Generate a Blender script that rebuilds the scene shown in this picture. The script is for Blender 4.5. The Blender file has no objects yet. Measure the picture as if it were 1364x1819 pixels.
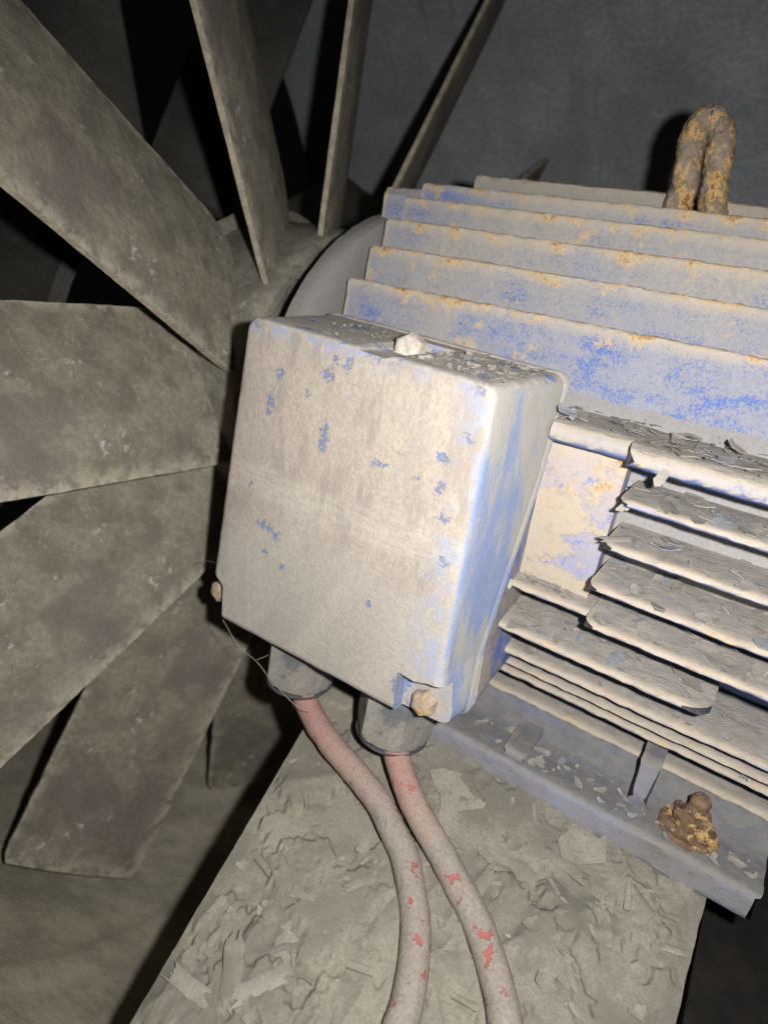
import bpy, bmesh, math, random
import numpy as np
from mathutils import Vector, Matrix

random.seed(7)
RNG = np.random.default_rng(7)
PI = math.pi
scene = bpy.context.scene
COL = scene.collection

# ------------------------------------------------------------------ camera
cd = bpy.data.cameras.new('camera')
cam = bpy.data.objects.new('camera', cd)
COL.objects.link(cam)
scene.camera = cam
R = [[0.8284247921529363, 0.5324572643829677, 0.17378614833228512],
     [0.32223113333742437, -0.19929227870858587, -0.9254456679650181],
     [-0.45812603119059225, 0.8226614426682135, -0.3366729723227135]]
CAMPOS = Vector((0.1818446, -0.5064838, 0.1088187))
mx, my, mz = Vector(R[0]), -Vector(R[1]), -Vector(R[2])
M = Matrix((mx, my, mz)).transposed().to_4x4()
M.translation = CAMPOS
cam.matrix_world = M
cd.sensor_fit = 'VERTICAL'
cd.sensor_height = 36.0
cd.sensor_width = 27.0
cd.lens = 36.0 * 1158 / 1819
cd.clip_start = 0.01
cd.clip_end = 50
cd.dof.use_dof = True
cd.dof.focus_distance = 0.365
cd.dof.aperture_fstop = 6.2

# ------------------------------------------------------------------ world: the inside of an unlit fan chamber
w = bpy.data.worlds.new('World')
scene.world = w
w.use_nodes = True
bg = w.node_tree.nodes['Background']
bg.inputs[0].default_value = (0.9, 0.92, 1.0, 1)
bg.inputs[1].default_value = 0.0015

# ------------------------------------------------------------------ the phone's flash, a hand's breadth right of the lens
ld = bpy.data.lights.new('flash', 'SPOT')
ld.energy = 11.4
ld.spot_size = math.radians(150)      # the lens over the flash spreads it unevenly
ld.spot_blend = 1.0
ld.color = (1.0, 0.982, 0.955)
ld.shadow_soft_size = 0.006
lo = bpy.data.objects.new('flash', ld)
lo.location = CAMPOS + mx * 0.040 + my * 0.010
lo.rotation_euler = (Vector((.085, -.2, -.045)) - lo.location).to_track_quat('-Z', 'Y').to_euler()
COL.objects.link(lo)

scene.view_settings.view_transform = 'Standard'
scene.view_settings.look = 'None'
scene.view_settings.exposure = 0.0
scene.view_settings.gamma = 1.0
scene.cycles.max_bounces = 6

# ================================================================== noise
def _hash(ix, iy, iz, seed):
    h = (ix * 374761393 + iy * 668265263 + iz * 2147483647 + seed * 974634777) & 0xFFFFFFFF
    h = ((h ^ (h >> 13)) * 1274126177) & 0xFFFFFFFF
    h = h ^ (h >> 16)
    return (h & 0xFFFF) / 65535.0 * 2 - 1

def vnoise(p, scale, seed=0, octaves=3):
    p = np.asarray(p, float)
    out = np.zeros(p.shape[:-1]); amp = 1.0; tot = 0
    for o in range(octaves):
        q = p * scale * (2 ** o) + 100.37
        i = np.floor(q).astype(np.int64); f = q - i; f = f * f * (3 - 2 * f)
        acc = 0
        for dx in (0, 1):
            for dy in (0, 1):
                for dz in (0, 1):
                    wgt = (f[..., 0] if dx else 1 - f[..., 0]) * (f[..., 1] if dy else 1 - f[..., 1]) * (f[..., 2] if dz else 1 - f[..., 2])
                    acc = acc + wgt * _hash(i[..., 0] + dx, i[..., 1] + dy, i[..., 2] + dz, seed + o)
        out += acc * amp; tot += amp; amp *= 0.5
    return out / tot

# ================================================================== materials
class NT:
    def __init__(s, name):
        s.m = bpy.data.materials.new(name); s.m.use_nodes = True
        s.t = s.m.node_tree; s.n = s.t.nodes; s.l = s.t.links
        s.b = s.n['Principled BSDF']
        s.tc = s.n.new('ShaderNodeTexCoord'); s.co = s.tc.outputs['Object']
    def put(s, sock, v):
        if v is None: return
        if isinstance(v, (int, float)): sock.default_value = v
        elif isinstance(v, (tuple, list)):
            sock.default_value = (*v, 1) if (len(v) == 3 and sock.type == 'RGBA') else v
        else: s.l.new(v, sock)
    def noise(s, scale, detail=4, rough=.6, vec=None, dist=0, color=False):
        n = s.n.new('ShaderNodeTexNoise'); s.put(n.inputs['Vector'], vec or s.co)
        n.inputs['Scale'].default_value = scale; n.inputs['Detail'].default_value = detail
        n.inputs['Roughness'].default_value = rough; n.inputs['Distortion'].default_value = dist
        return n.outputs['Color' if color else 'Fac']
    def vor(s, scale, feature='F1', out='Distance', vec=None):
        n = s.n.new('ShaderNodeTexVoronoi'); n.feature = feature; s.put(n.inputs['Vector'], vec or s.co)
        n.inputs['Scale'].default_value = scale; return n.outputs[out]
    def math(s, op, a, b=None, c=None, clamp=False):
        n = s.n.new('ShaderNodeMath'); n.operation = op; n.use_clamp = clamp
        for i, v in enumerate((a, b, c)): s.put(n.inputs[i], v)
        return n.outputs[0]
    def vmath(s, op, a, b=None):
        n = s.n.new('ShaderNodeVectorMath'); n.operation = op
        s.put(n.inputs[0], a); s.put(n.inputs[1], b)
        return n.outputs['Value'] if op in ('LENGTH', 'DOT_PRODUCT') else n.outputs[0]
    def ramp(s, x, a, b, lo=0., hi=1.):
        n = s.n.new('ShaderNodeMapRange'); n.interpolation_type = 'SMOOTHSTEP'
        s.put(n.inputs[0], x); n.inputs[1].default_value = a; n.inputs[2].default_value = b
        n.inputs[3].default_value = lo; n.inputs[4].default_value = hi
        return n.outputs[0]
    def mix(s, f, a, b, mode='MIX'):
        n = s.n.new('ShaderNodeMix'); n.data_type = 'RGBA'; n.blend_type = mode
        s.put(n.inputs[0], f); s.put(n.inputs[6], a); s.put(n.inputs[7], b)
        return n.outputs[2]
    def mapping(s, scale, vec=None, rot=(0, 0, 0)):
        n = s.n.new('ShaderNodeMapping'); s.put(n.inputs[0], vec or s.co)
        n.inputs['Scale'].default_value = scale; n.inputs['Rotation'].default_value = rot
        return n.outputs[0]
    def attr(s, name):
        n = s.n.new('ShaderNodeAttribute'); n.attribute_name = name; return n.outputs['Fac']
    def sep(s, v):
        n = s.n.new('ShaderNodeSeparateXYZ'); s.put(n.inputs[0], v); return n.outputs
    def bump(s, h, dist, strength=1, prev=None):
        n = s.n.new('ShaderNodeBump'); n.inputs['Distance'].default_value = dist
        n.inputs['Strength'].default_value = strength; s.put(n.inputs['Height'], h)
        if prev is not None: s.l.new(prev, n.inputs['Normal'])
        return n.outputs[0]
    def done(s, color, rough=.9, normal=None, spec=.2):
        s.put(s.b.inputs['Base Color'], color); s.put(s.b.inputs['Roughness'], rough)
        s.b.inputs['Specular IOR Level'].default_value = spec
        if normal is not None: s.l.new(normal, s.b.inputs['Normal'])
        return s.m

BLUE = (.10, .18, .49)
DA, DB = (.43, .365, .30), (.31, .27, .235)
CREAM = (.56, .46, .33)
OCHRE = (.52, .35, .15)
RUST = (.27, .12, .05)

def painted(name, blue_thr=.60, blue_w=.06, blue_scale=45, dust=(DA, DB), up=None, rust_thr=.63,
            lav=0., tip=1., bump=1., speck=.5):
    """enamel under dust: worn through to blue in patches, rust and cream scale on worn edges"""
    g = NT(name)
    fine = g.noise(420, 5, .7); mid = g.noise(38, 5, .6); big = g.noise(9, 3, .5)
    c = g.mix(g.ramp(fine, .3, .7), dust[0], dust[1])
    c = g.mix(g.ramp(mid, .35, .65, 0, .35), c, dust[0])
    if lav: c = g.mix(g.math('MULTIPLY', g.ramp(big, .3, .65), lav), c, (.20, .245, .40))
    n1 = g.noise(blue_scale, 6, .62, vec=g.mapping((.45, 1, 1)))
    n2 = g.noise(700, 3, .6)
    s = g.math('ADD', g.math('MULTIPLY', n1, 1 - speck * .5), g.math('MULTIPLY', n2, speck * .5))
    s = g.math('ADD', s, g.math('MULTIPLY', g.math('SUBTRACT', big, .5), .35))
    bm = g.ramp(s, blue_thr - blue_w, blue_thr + blue_w)
    c = g.mix(bm, c, BLUE)
    nz = g.sep(g.tc.outputs['Normal'])[2]
    if up:
        um = g.math('MULTIPLY', g.ramp(nz, .35, .8), g.ramp(g.noise(60, 5, .65), .30, .42, .55, 1))
        uc = g.mix(g.ramp(g.noise(120, 5, .7), .35, .65), up[0], up[1])
        c = g.mix(um, c, uc)
    t = g.attr('tip')
    un = g.math('MULTIPLY', g.ramp(nz, -.25, -.75), g.ramp(g.noise(80, 4, .6), .3, .5, .45, .9))
    tn = g.ramp(g.noise(150, 4, .7), .22, .48)
    c = g.mix(g.math('MULTIPLY', g.math('MULTIPLY', t, tn), .85 * tip, clamp=True), c, CREAM)
    c = g.mix(un, c, (.10, .17, .40))
    rn = g.math('ADD', g.noise(62, 6, .7), g.math('MULTIPLY', t, .14 * tip))
    rm = g.ramp(rn, rust_thr - .02, rust_thr + .06)
    c = g.mix(g.math('MULTIPLY', rm, .8), c, g.mix(g.ramp(fine, .35, .65), OCHRE, CREAM))
    rr = g.math('MULTIPLY', g.ramp(rn, rust_thr + .07, rust_thr + .12), .7)
    c = g.mix(rr, c, g.mix(g.ramp(fine, .4, .6), RUST, OCHRE))
    h = g.math('ADD', g.math('MULTIPLY', fine, .5), g.math('ADD', g.math('MULTIPLY', mid, 1.2), g.math('MULTIPLY', rm, .12)))
    h = g.math('SUBTRACT', h, g.math('MULTIPLY', bm, .25))
    nrm = g.bump(h, .0011 * bump)
    return g.done(c, .88, nrm, .25)

MAT = {}
MAT['upper_fin'] = painted('blue_enamel_upper', .60, .09, 95, dust=((.40, .37, .34), (.29, .28, .275)), lav=.45, rust_thr=.605, up=None, speck=1.0, tip=.85)
MAT['rib'] = painted('dusty_rib', .66, .03, 85, dust=((.36, .33, .28), (.27, .25, .22)), lav=.2, rust_thr=.63, tip=.6)
GREYUP = ((.42, .375, .325), (.32, .295, .27))
MAT['side_fin'] = painted('blue_enamel_side', .61, .05, 60, dust=((.36, .33, .29), (.26, .26, .27)), up=GREYUP, rust_thr=.67, lav=.6, tip=.62)
MAT['pad'] = painted('blue_enamel_pad', .545, .02, 42, dust=((.37, .34, .30), (.30, .28, .26)), rust_thr=.68, speck=.2)
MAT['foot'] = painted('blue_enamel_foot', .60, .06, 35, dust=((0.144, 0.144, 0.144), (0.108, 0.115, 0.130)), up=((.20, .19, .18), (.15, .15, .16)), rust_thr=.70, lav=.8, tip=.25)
MAT['flange'] = painted('flange_dust', .66, .03, 90, dust=((.27, .255, .235), (.22, .21, .20)), rust_thr=.8, tip=0)

def mat_box_cover():
    g = NT('terminal_box_dusty_enamel')
    fine = g.noise(520, 5, .75)
    streak = g.noise(1, 5, .7, vec=g.mapping((190, 150, 85)), dist=1.2)
    mid = g.noise(26, 5, .6); big = g.noise(8, 3, .5)
    f1 = g.mix(g.ramp(fine, .3, .7), (.47, .41, .35), (.35, .303, .263))
    vein = g.ramp(g.math('ABSOLUTE', g.math('SUBTRACT', streak, .5)), .0, .05, 1, 0)
    f1 = g.mix(g.math('MULTIPLY', vein, g.ramp(mid, .35, .6, .05, .6)), f1, (.62, .54, .43))
    f1 = g.mix(g.ramp(g.noise(1, 5, .7, vec=g.mapping((60, 60, 18))), .5, .62, 0, .6), f1, (.29, .25, .225))
    f1 = g.mix(g.ramp(mid, .42, .68, 0, .55), f1, (.35, .298, .262))
    f1 = g.mix(g.ramp(g.noise(1100, 3, .7), .60, .72, 0, .6), f1, (.60, .54, .44))
    f1 = g.mix(g.ramp(g.noise(900, 3, .7), .62, .72, 0, .55), f1, (.20, .17, .15))
    f1 = g.mix(g.math('MULTIPLY', g.ramp(g.math('ADD', g.sep(g.co)[2], g.math('MULTIPLY', big, .08)), .005, -.03), .7), f1, g.mix(g.ramp(fine, .3, .7), (.47, .435, .385), (.38, .35, .315)))
    # places where the dust and chalk have come off down to the blue
    spots = [(-0.0647, 0.0294, 0.0037, 0.0109), (-0.0589, 0.047, 0.0025, 0.0062), (-0.0282, 0.0548, 0.0056, 0.0044), (-0.0239, 0.0206, 0.0044, 0.0118), (-0.0578, -0.0454, 0.0099, 0.0037), (-0.0482, -0.0479, 0.0044, 0.0031), (0.0147, 0.016, 0.0068, 0.0025), (0.06, 0.0426, 0.0044, 0.0025), (0.0491, 0.0294, 0.005, 0.0031), (0.0561, -0.0005, 0.0037, 0.0031), (0.051, 0.0142, 0.0031, 0.0031), (0.0375, 0.0154, 0.0037, 0.0025), (0.0236, -0.0635, 0.0031, 0.0044), (-0.0831, 0.0719, 0.006, 0.0031), (-0.0405, -0.0683, 0.0031, 0.0037), (-0.0001, 0.0704, 0.0062, 0.0031), (-0.0724, -0.0249, 0.0019, 0.0031), (-0.0394, 0.0405, 0.0016, 0.0044), (-0.0239, 0.0624, 0.0025, 0.0031), (-0.0553, -0.0619, 0.0044, 0.0025), (0.0629, -0.0225, 0.0044, 0.0019), (0.0599, 0.0673, 0.0044, 0.0044), (-0.0147, 0.0629, 0.0037, 0.0056), (.052, -.105, .004, .012), (.055, -.119, .006, .003)]
    wob = g.vmath('MULTIPLY', g.vmath('SUBTRACT', g.noise(170, 5, .8, color=True), (.5, .5, .5)), (.016, 0, .020))
    scr = g.noise(1, 2, .5, vec=g.mapping((22, 22, 420), rot=(0, .62, 0)))
    scm = g.math('MULTIPLY', g.ramp(scr, .70, .73), g.ramp(g.noise(16, 3, .5), .5, .6))
    f1 = g.mix(g.math('MULTIPLY', scm, .5), f1, (.24, .20, .17))
    bandz = g.math('ADD', g.sep(g.co)[2], g.math('MULTIPLY', g.noise(30, 4, .6), .02))
    band = g.math('MULTIPLY', g.math('MULTIPLY', g.ramp(bandz, -.024, -.014), g.ramp(bandz, .006, -.004)), g.ramp(g.noise(1, 4, .7, vec=g.mapping((60, 60, 500))), .4, .6, .2, .9))
    f1 = g.mix(g.math('MULTIPLY', band, .35), f1, (.60, .56, .49))
    cc = g.vmath('ADD', g.vmath('MULTIPLY', g.co, (1, 0, 1)), wob)
    d = None
    for (x, z, a, b) in spots:
        l = g.vmath('LENGTH', g.vmath('MULTIPLY', g.vmath('SUBTRACT', cc, (x, 0, z)), (1 / a, 0, 1 / b)))
        d = l if d is None else g.math('MINIMUM', d, l)
    sm = g.math('MULTIPLY', g.ramp(d, .95, .6), g.ramp(g.noise(400, 5, .75), .45, .54))
    tiny = g.ramp(g.math('ADD', g.noise(210, 5, .7), g.math('MULTIPLY', big, .12)), .735, .76)
    nn = g.sep(g.tc.outputs['Normal'])
    pos = g.sep(g.co)
    c = g.mix(g.math('MULTIPLY', g.math('MAXIMUM', sm, tiny), .92), f1, (.16, .245, .52))
    # chalky pale blue bloom at the foot of the face's right side
    bl = g.math('MULTIPLY', g.ramp(pos[0], .045, .066), g.ramp(g.noise(70, 5, .7), .45, .62, 0, .55))
    c = g.mix(bl, c, (.30, .36, .52))
    rim = g.math('MULTIPLY', g.ramp(pos[2], .060, .0735), g.ramp(g.noise(110, 5, .7), .47, .56, 0, .7))
    c = g.mix(rim, c, (.27, .34, .54))
    # right flank: sandy blue with dust toward the seam
    side = g.ramp(nn[0], .45, .85)
    sb = g.math('ADD', g.noise(1, 5, .65, vec=g.mapping((40, 60, 18))), g.math('MULTIPLY', g.ramp(pos[1], -.20, -.145), -.16))
    sb = g.math('ADD', sb, g.math('MULTIPLY', g.math('SUBTRACT', g.noise(600, 3, .6), .5), .25))
    sb = g.math('ADD', sb, g.ramp(pos[2], .03, .062, 0, -.2))
    sc = g.mix(g.ramp(sb, .30, .56), (.44, .415, .375), (.24, .31, .50))
    sc = g.mix(g.ramp(fine, .45, .7, 0, .5), sc, (.38, .40, .46))
    c = g.mix(side, c, sc)
    # top: gray settled dust
    top = g.ramp(nn[2], .4, .85)
    tc_ = g.mix(g.ramp(g.noise(200, 5, .7), .35, .65), (.58, .53, .48), (.42, .385, .35))
    tc_ = g.mix(g.ramp(g.noise(60, 4, .6), .58, .64), tc_, (.22, .29, .52))
    c = g.mix(top, c, tc_)
    # undersides and the recess walls kept their paint
    bot = g.ramp(nn[2], -.4, -.8)
    c = g.mix(g.math('MULTIPLY', bot, .8), c, (.13, .22, .50))
    h = g.math('ADD', g.math('MULTIPLY', fine, .6), g.math('ADD', g.math('MULTIPLY', mid, .8), g.math('MULTIPLY', streak, .5)))
    h = g.math('ADD', h, g.math('MULTIPLY', g.noise(1500, 2, .5), .35))
    h = g.math('SUBTRACT', h, g.math('MULTIPLY', sm, .35))
    return g.done(c, .85, g.bump(h, .0007), .25)
MAT['cover'] = mat_box_cover()
MAT['box_base'] = painted('box_base_enamel', .47, .1, 40, rust_thr=.75, lav=.7, tip=.6)

def simple(name, a, b, scale=60, rust=None, bump=.0006, spots=None, rough=.92, det=6, thr=(.35, .65), second=None, grit=450, world=False, crust=None):
    g = NT(name)
    if world: g.co = g.n.new('ShaderNodeNewGeometry').outputs['Position']
    n = g.noise(scale, det, .65); f = g.noise(grit, 4, .7)
    c = g.mix(g.ramp(n, *thr), a, b)
    c = g.mix(g.ramp(f, .35, .68, 0, .5), c, tuple(x * .5 for x in a))
    if second:
        c = g.mix(g.ramp(g.noise(second[1], 4, .6), second[2], second[2] + .06, 0, second[3]), c, second[0])
    if spots:
        wv = g.vmath('ADD', g.co, g.vmath('MULTIPLY', g.noise(spots[1] * 2.2, 3, .7, color=True), (.016, .016, .016)))
        v = g.vor(spots[1], vec=wv); sel = g.noise(spots[1] * .3, 3, .5)
        c = g.mix(g.math('MULTIPLY', g.ramp(v, spots[2], spots[2] * .3, 0, .75), g.ramp(sel, .46, .62)), c, spots[0])
        v2 = g.vor(spots[1] * 2.6, vec=wv)
        c = g.mix(g.math('MULTIPLY', g.ramp(v2, spots[2], spots[2] * .3, 0, .5), g.ramp(sel, .44, .55)), c, spots[0])
    if crust:
        k = g.math('MULTIPLY', g.attr('crust'), g.ramp(g.noise(95, 5, .7), .40, .56))
        c = g.mix(k, c, crust)
    if rust:
        rr = g.noise(rust[0], 6, .7)
        c = g.mix(g.ramp(rr, rust[1], rust[1] + .06), c, OCHRE)
        c = g.mix(g.ramp(rr, rust[1] + .08, rust[1] + .13), c, RUST)
    h = g.math('ADD', g.math('MULTIPLY', f, .5), n)
    return g.done(c, rough, g.bump(h, bump), .2)

MAT['blade'] = simple('dusty_steel_blade', (.30, .27, .205), (.185, .165, .13), 40, bump=.0016,
                      spots=((.56, .54, .50), 80, .26), second=((.16, .135, .125), 8, .50, .55), grit=220, crust=(.40, .36, .285))
MAT['blade_edge'] = simple('blade_edge_scale', (.46, .40, .30), (.28, .24, .19), 120, bump=.001, rust=(70, .66))
MAT['hub'] = simple('dusty_hub', (.30, .275, .22), (.17, .155, .13), 42, bump=.0022, rust=(60, .70), spots=((.42, .41, .40), 70, .28))
def mat_duct():
    g = NT('sooty_duct_sheet')
    a = g.noise(4, 5, .6); b = g.noise(26, 6, .7); f = g.noise(190, 4, .75)
    c = g.mix(g.ramp(a, .35, .65), (.46, .49, .52), (.29, .305, .32))
    c = g.mix(g.ramp(b, .5, .78, 0, .45), c, (.60, .64, .67))
    c = g.mix(g.ramp(g.noise(330, 4, .8), .60, .70, 0, .5), c, (.70, .72, .74))
    c = g.mix(g.ramp(f, .35, .65, 0, .45), c, (.17, .17, .17))
    st = g.noise(1, 5, .6, vec=g.mapping((30, 2.5, 2.5)))
    c = g.mix(g.ramp(st, .55, .7, 0, .5), c, (.19, .19, .185))
    # dust lies thick on whatever faces up
    up = g.ramp(g.sep(g.tc.outputs['Normal'])[2], .15, .6)
    c = g.mix(up, c, g.mix(g.ramp(b, .35, .65), (.52, .47, .36), (.36, .32, .245)))
    return g.done(c, .9, g.bump(g.math('ADD', f, g.math('MULTIPLY', b, 2)), .0008), .2)
MAT['duct'] = mat_duct()
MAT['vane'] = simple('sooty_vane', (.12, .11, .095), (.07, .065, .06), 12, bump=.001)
MAT['plate'] = simple('dust_caked_plate', (.30, .278, .222), (.195, .18, .15), 22, bump=.0007, second=((.19, .172, .135), 40, .56, .5), spots=((.2, .19, .17), 160, .25), grit=700)
MAT['plate_flake'] = simple('peeled_paint', (.30, .278, .222), (.205, .19, .157), 40, bump=.0006, second=((.19, .172, .135), 40, .56, .5), world=True, grit=700)
MAT['flake_p'] = simple('peeled_paint_pale', (.34, .316, .26), (.25, .23, .19), 50, bump=.0006, world=True, grit=700)
MAT['flake'] = simple('paint_flake_grey', (0.367, 0.335, 0.292), (0.292, 0.270, 0.243), 70, bump=.0004, world=True, grit=800)
MAT['flake_b'] = simple('paint_flake_pale', (.42, .385, .335), (.33, .30, .27), 90, bump=.0004, world=True, grit=800)
MAT['flake_t'] = simple('crackled_top_coat', (.50, .455, .41), (.38, .345, .315), 90, bump=.0004, world=True, grit=800)
MAT['flake_c'] = simple('paint_flake_blueish', (0.351, 0.364, 0.390), (0.273, 0.280, 0.305), 70, bump=.0004, world=True, grit=800)
MAT['rust'] = simple('flaky_rust', (.34, .29, .235), (.25, .17, .11), 110, rust=(85, .515), bump=.0014, grit=380)
MAT['rust_pale'] = simple('rusty_bolt', (.46, .39, .31), (.42, .27, .14), 150, rust=(170, .535), bump=.0012)
MAT['crust'] = simple('pale_crust', (.62, .58, .52), (.50, .44, .36), 120, rust=(90, .60), bump=.0008)
MAT['gland'] = simple('dusty_black_plastic', (.31, .285, .25), (.20, .195, .185), 40, bump=.0004, second=((.10, .11, .125), 28, .55, .7))
MAT['gland_ring'] = simple('dark_plastic', (.13, .135, .145), (.085, .09, .10), 60, bump=.0003)
MAT['black'] = simple('black_filler', (.030, .026, .023), (.018, .016, .015), 30, bump=.0008)  # near-black so the added filler sheets stay dark
MAT['web'] = simple('cobweb_dust', (.40, .36, .30), (.28, .25, .21), 300, bump=.0002)

def mat_cable():
    g = NT('dusty_red_sheath')
    n = g.noise(45, 5, .65); f = g.noise(500, 4, .7)
    c = g.mix(g.ramp(f, .3, .7), (.34, .305, .26), (.25, .225, .19))
    t = g.attr('wear')      # wiped sheath near the glands, dust caked further down
    c = g.mix(g.math('MULTIPLY', t, g.ramp(n, .25, .60, .35, 1)), c, (.46, .19, .17))
    red = g.math('MULTIPLY', g.ramp(g.noise(100, 4, .6), .60, .64), g.ramp(t, .75, .25))
    c = g.mix(g.math('MULTIPLY', red, .85), c, (.42, .10, .09))
    cr = g.ramp(g.vor(150, 'DISTANCE_TO_EDGE'), .0, .035, 1, 0)
    c = g.mix(g.math('MULTIPLY', cr, .35), c, (.16, .13, .11))
    h = g.math('ADD', g.math('ADD', f, g.math('MULTIPLY', n, 1.5)), g.math('MULTIPLY', red, -.8))
    return g.done(c, .85, g.bump(h, .0006), .25)
MAT['cable'] = mat_cable()

# ================================================================== object helpers
def tag(o, label=None, cat=None, group=None, kind=None):
    if label: o['label'] = label
    if cat: o['category'] = cat
    if group: o['group'] = group
    if kind: o['kind'] = kind
    return o

def empty(name, loc=(0, 0, 0)):
    o = bpy.data.objects.new(name, None); COL.objects.link(o); o.location = loc
    o.empty_display_size = .02
    return o

def link(name, me, mat, parent=None):
    o = bpy.data.objects.new(name, me); COL.objects.link(o)
    for m_ in (mat if isinstance(mat, (list, tuple)) else [mat]): me.materials.append(m_)
    if parent is not None:
        o.parent = parent
    return o

def mesh(name, V, Fc, smooth=True, sharp=35):
    me = bpy.data.meshes.new(name)
    me.from_pydata([tuple(v) for v in V], [], [tuple(int(i) for i in f) for f in Fc])
    me.validate()
    bm = bmesh.new(); bm.from_mesh(me)
    bmesh.ops.recalc_face_normals(bm, faces=bm.faces); bm.to_mesh(me); bm.free()
    if smooth:
        me.shade_smooth()
        if sharp: me.set_sharp_from_angle(angle=math.radians(sharp))
    return me

def set_attr(me, name, vals):
    a = me.attributes.new(name, 'FLOAT', 'POINT')
    a.data.foreach_set('value', np.asarray(vals, dtype=np.float32))

def resample(poly, step):
    out = []
    for (a, b) in zip(poly[:-1], poly[1:]):
        a = np.array(a); b = np.array(b); n = max(1, int(np.ceil(np.linalg.norm(b - a) / step)))
        for i in range(n): out.append(a + (b - a) * i / n)
    out.append(np.array(poly[-1]))
    return np.array(out)

def lumpy(name, prof, tipdir, x0, x1, mat, parent, dx=.0028, amp=.0005, seed=0, tiplen=.009, rc=.006, rc1=0, step=.003, sharp=40, coarse=.00035):
    """extrude a YZ profile along x with cast-iron lumpiness; tipdir: unit (y,z) pointing from root to tip"""
    P = resample(prof, step); N = len(P)
    td = np.array(tipdir, float); s = P @ td; smax, smin = s.max(), s.min()
    tip = np.clip(1 - (smax - s) / tiplen, 0, 1)
    nx = max(2, int((x1 - x0) / dx))
    u = np.linspace(0, 1, nx)[:, None]
    def off(r):
        q = np.clip((s - (smax - r)) / r, 0, 1) if r > 0 else np.zeros(N)
        return r * (1 - np.sqrt(np.maximum(0, 1 - q * q)))
    xa = x0 + off(rc); xb = x1 - off(rc1)
    X = xa[None, :] * (1 - u) + xb[None, :] * u
    V = np.zeros((nx, N, 3)); V[..., 0] = X; V[..., 1] = P[None, :, 0]; V[..., 2] = P[None, :, 1]
    prot = tip[None, :]
    endw = np.clip(1 - (X - xa[None, :]) / .004, 0, 1) * .9 if tiplen > .002 else 0
    for ax in (1, 2):
        V[..., ax] += vnoise(V, 200, seed + ax * 7, 3) * amp * (.7 + .8 * prot)
        V[..., ax] += vnoise(V, 22, seed + 30 + ax, 2) * coarse
    V[..., 0] += vnoise(V, 200, seed + 60, 2) * amp * .8
    F = []
    for i in range(nx - 1):
        for j in range(N):
            k = (j + 1) % N
            F.append((i * N + j, i * N + k, (i + 1) * N + k, (i + 1) * N + j))
    F.append(tuple(range(N))); F.append(tuple(range((nx - 1) * N, nx * N)))
    me = mesh(name, V.reshape(-1, 3), F, True, sharp)
    T = np.maximum(np.repeat(prot, nx, 0), endw)
    # blistered scale is thicker in places
    set_attr(me, 'tip', T.reshape(-1))
    return link(name, me, mat, parent)

def vfin_prof(y, zt, zb, th=.0046):
    h = th / 2
    return [(y - h * 1.3, zb), (y - h, zt - .006), (y - h * 1.15, zt - .0025), (y - h * .9, zt - .0008), (y - h * .4, zt), (y + h * .4, zt), (y + h * .9, zt - .0008), (y + h, zt - .003), (y + h * 1.4, zb)]

def hfin_prof(z, yt, yr, th=.0044, rise=.004, under=.0015):
    return [(yr, z - th - under), (yt + .004, z - th), (yt + .001, z - th + .0008), (yt, z - th * .6), (yt, z - th * .35), (yt + .0009, z - .0006), (yt + .003, z + .0002), (yr, z + rise)]

def prism(name, outline, y0, y1, mat, parent=None, bev=.001, seg=2):
    """outline in XZ, extruded along y"""
    bm = bmesh.new()
    a = [bm.verts.new((x, y0, z)) for x, z in outline]; b = [bm.verts.new((x, y1, z)) for x, z in outline]
    bm.faces.new(a); bm.faces.new(b[::-1]); n = len(a)
    for i in range(n): bm.faces.new((a[i], b[i], b[(i + 1) % n], a[(i + 1) % n]))
    bmesh.ops.recalc_face_normals(bm, faces=bm.faces)
    if bev: bmesh.ops.bevel(bm, geom=bm.edges[:], offset=bev, segments=seg, affect='EDGES', profile=.5)
    me = bpy.data.meshes.new(name); bm.to_mesh(me); bm.free()
    me.shade_smooth(); me.set_sharp_from_angle(angle=math.radians(40))
    if not mat: return me
    return link(name, me, mat, parent)

def box_me(name, c, s, bev=.001, rot=None):
    bm = bmesh.new(); bmesh.ops.create_cube(bm, size=1)
    bmesh.ops.scale(bm, vec=s, verts=bm.verts)
    if bev: bmesh.ops.bevel(bm, geom=bm.edges[:], offset=bev, segments=2, affect='EDGES', profile=.5)
    if rot: bmesh.ops.rotate(bm, matrix=rot, verts=bm.verts)
    bmesh.ops.translate(bm, vec=c, verts=bm.verts)
    me = bpy.data.meshes.new(name); bm.to_mesh(me); bm.free()
    me.shade_smooth(); me.set_sharp_from_angle(angle=math.radians(40))
    return me

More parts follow.
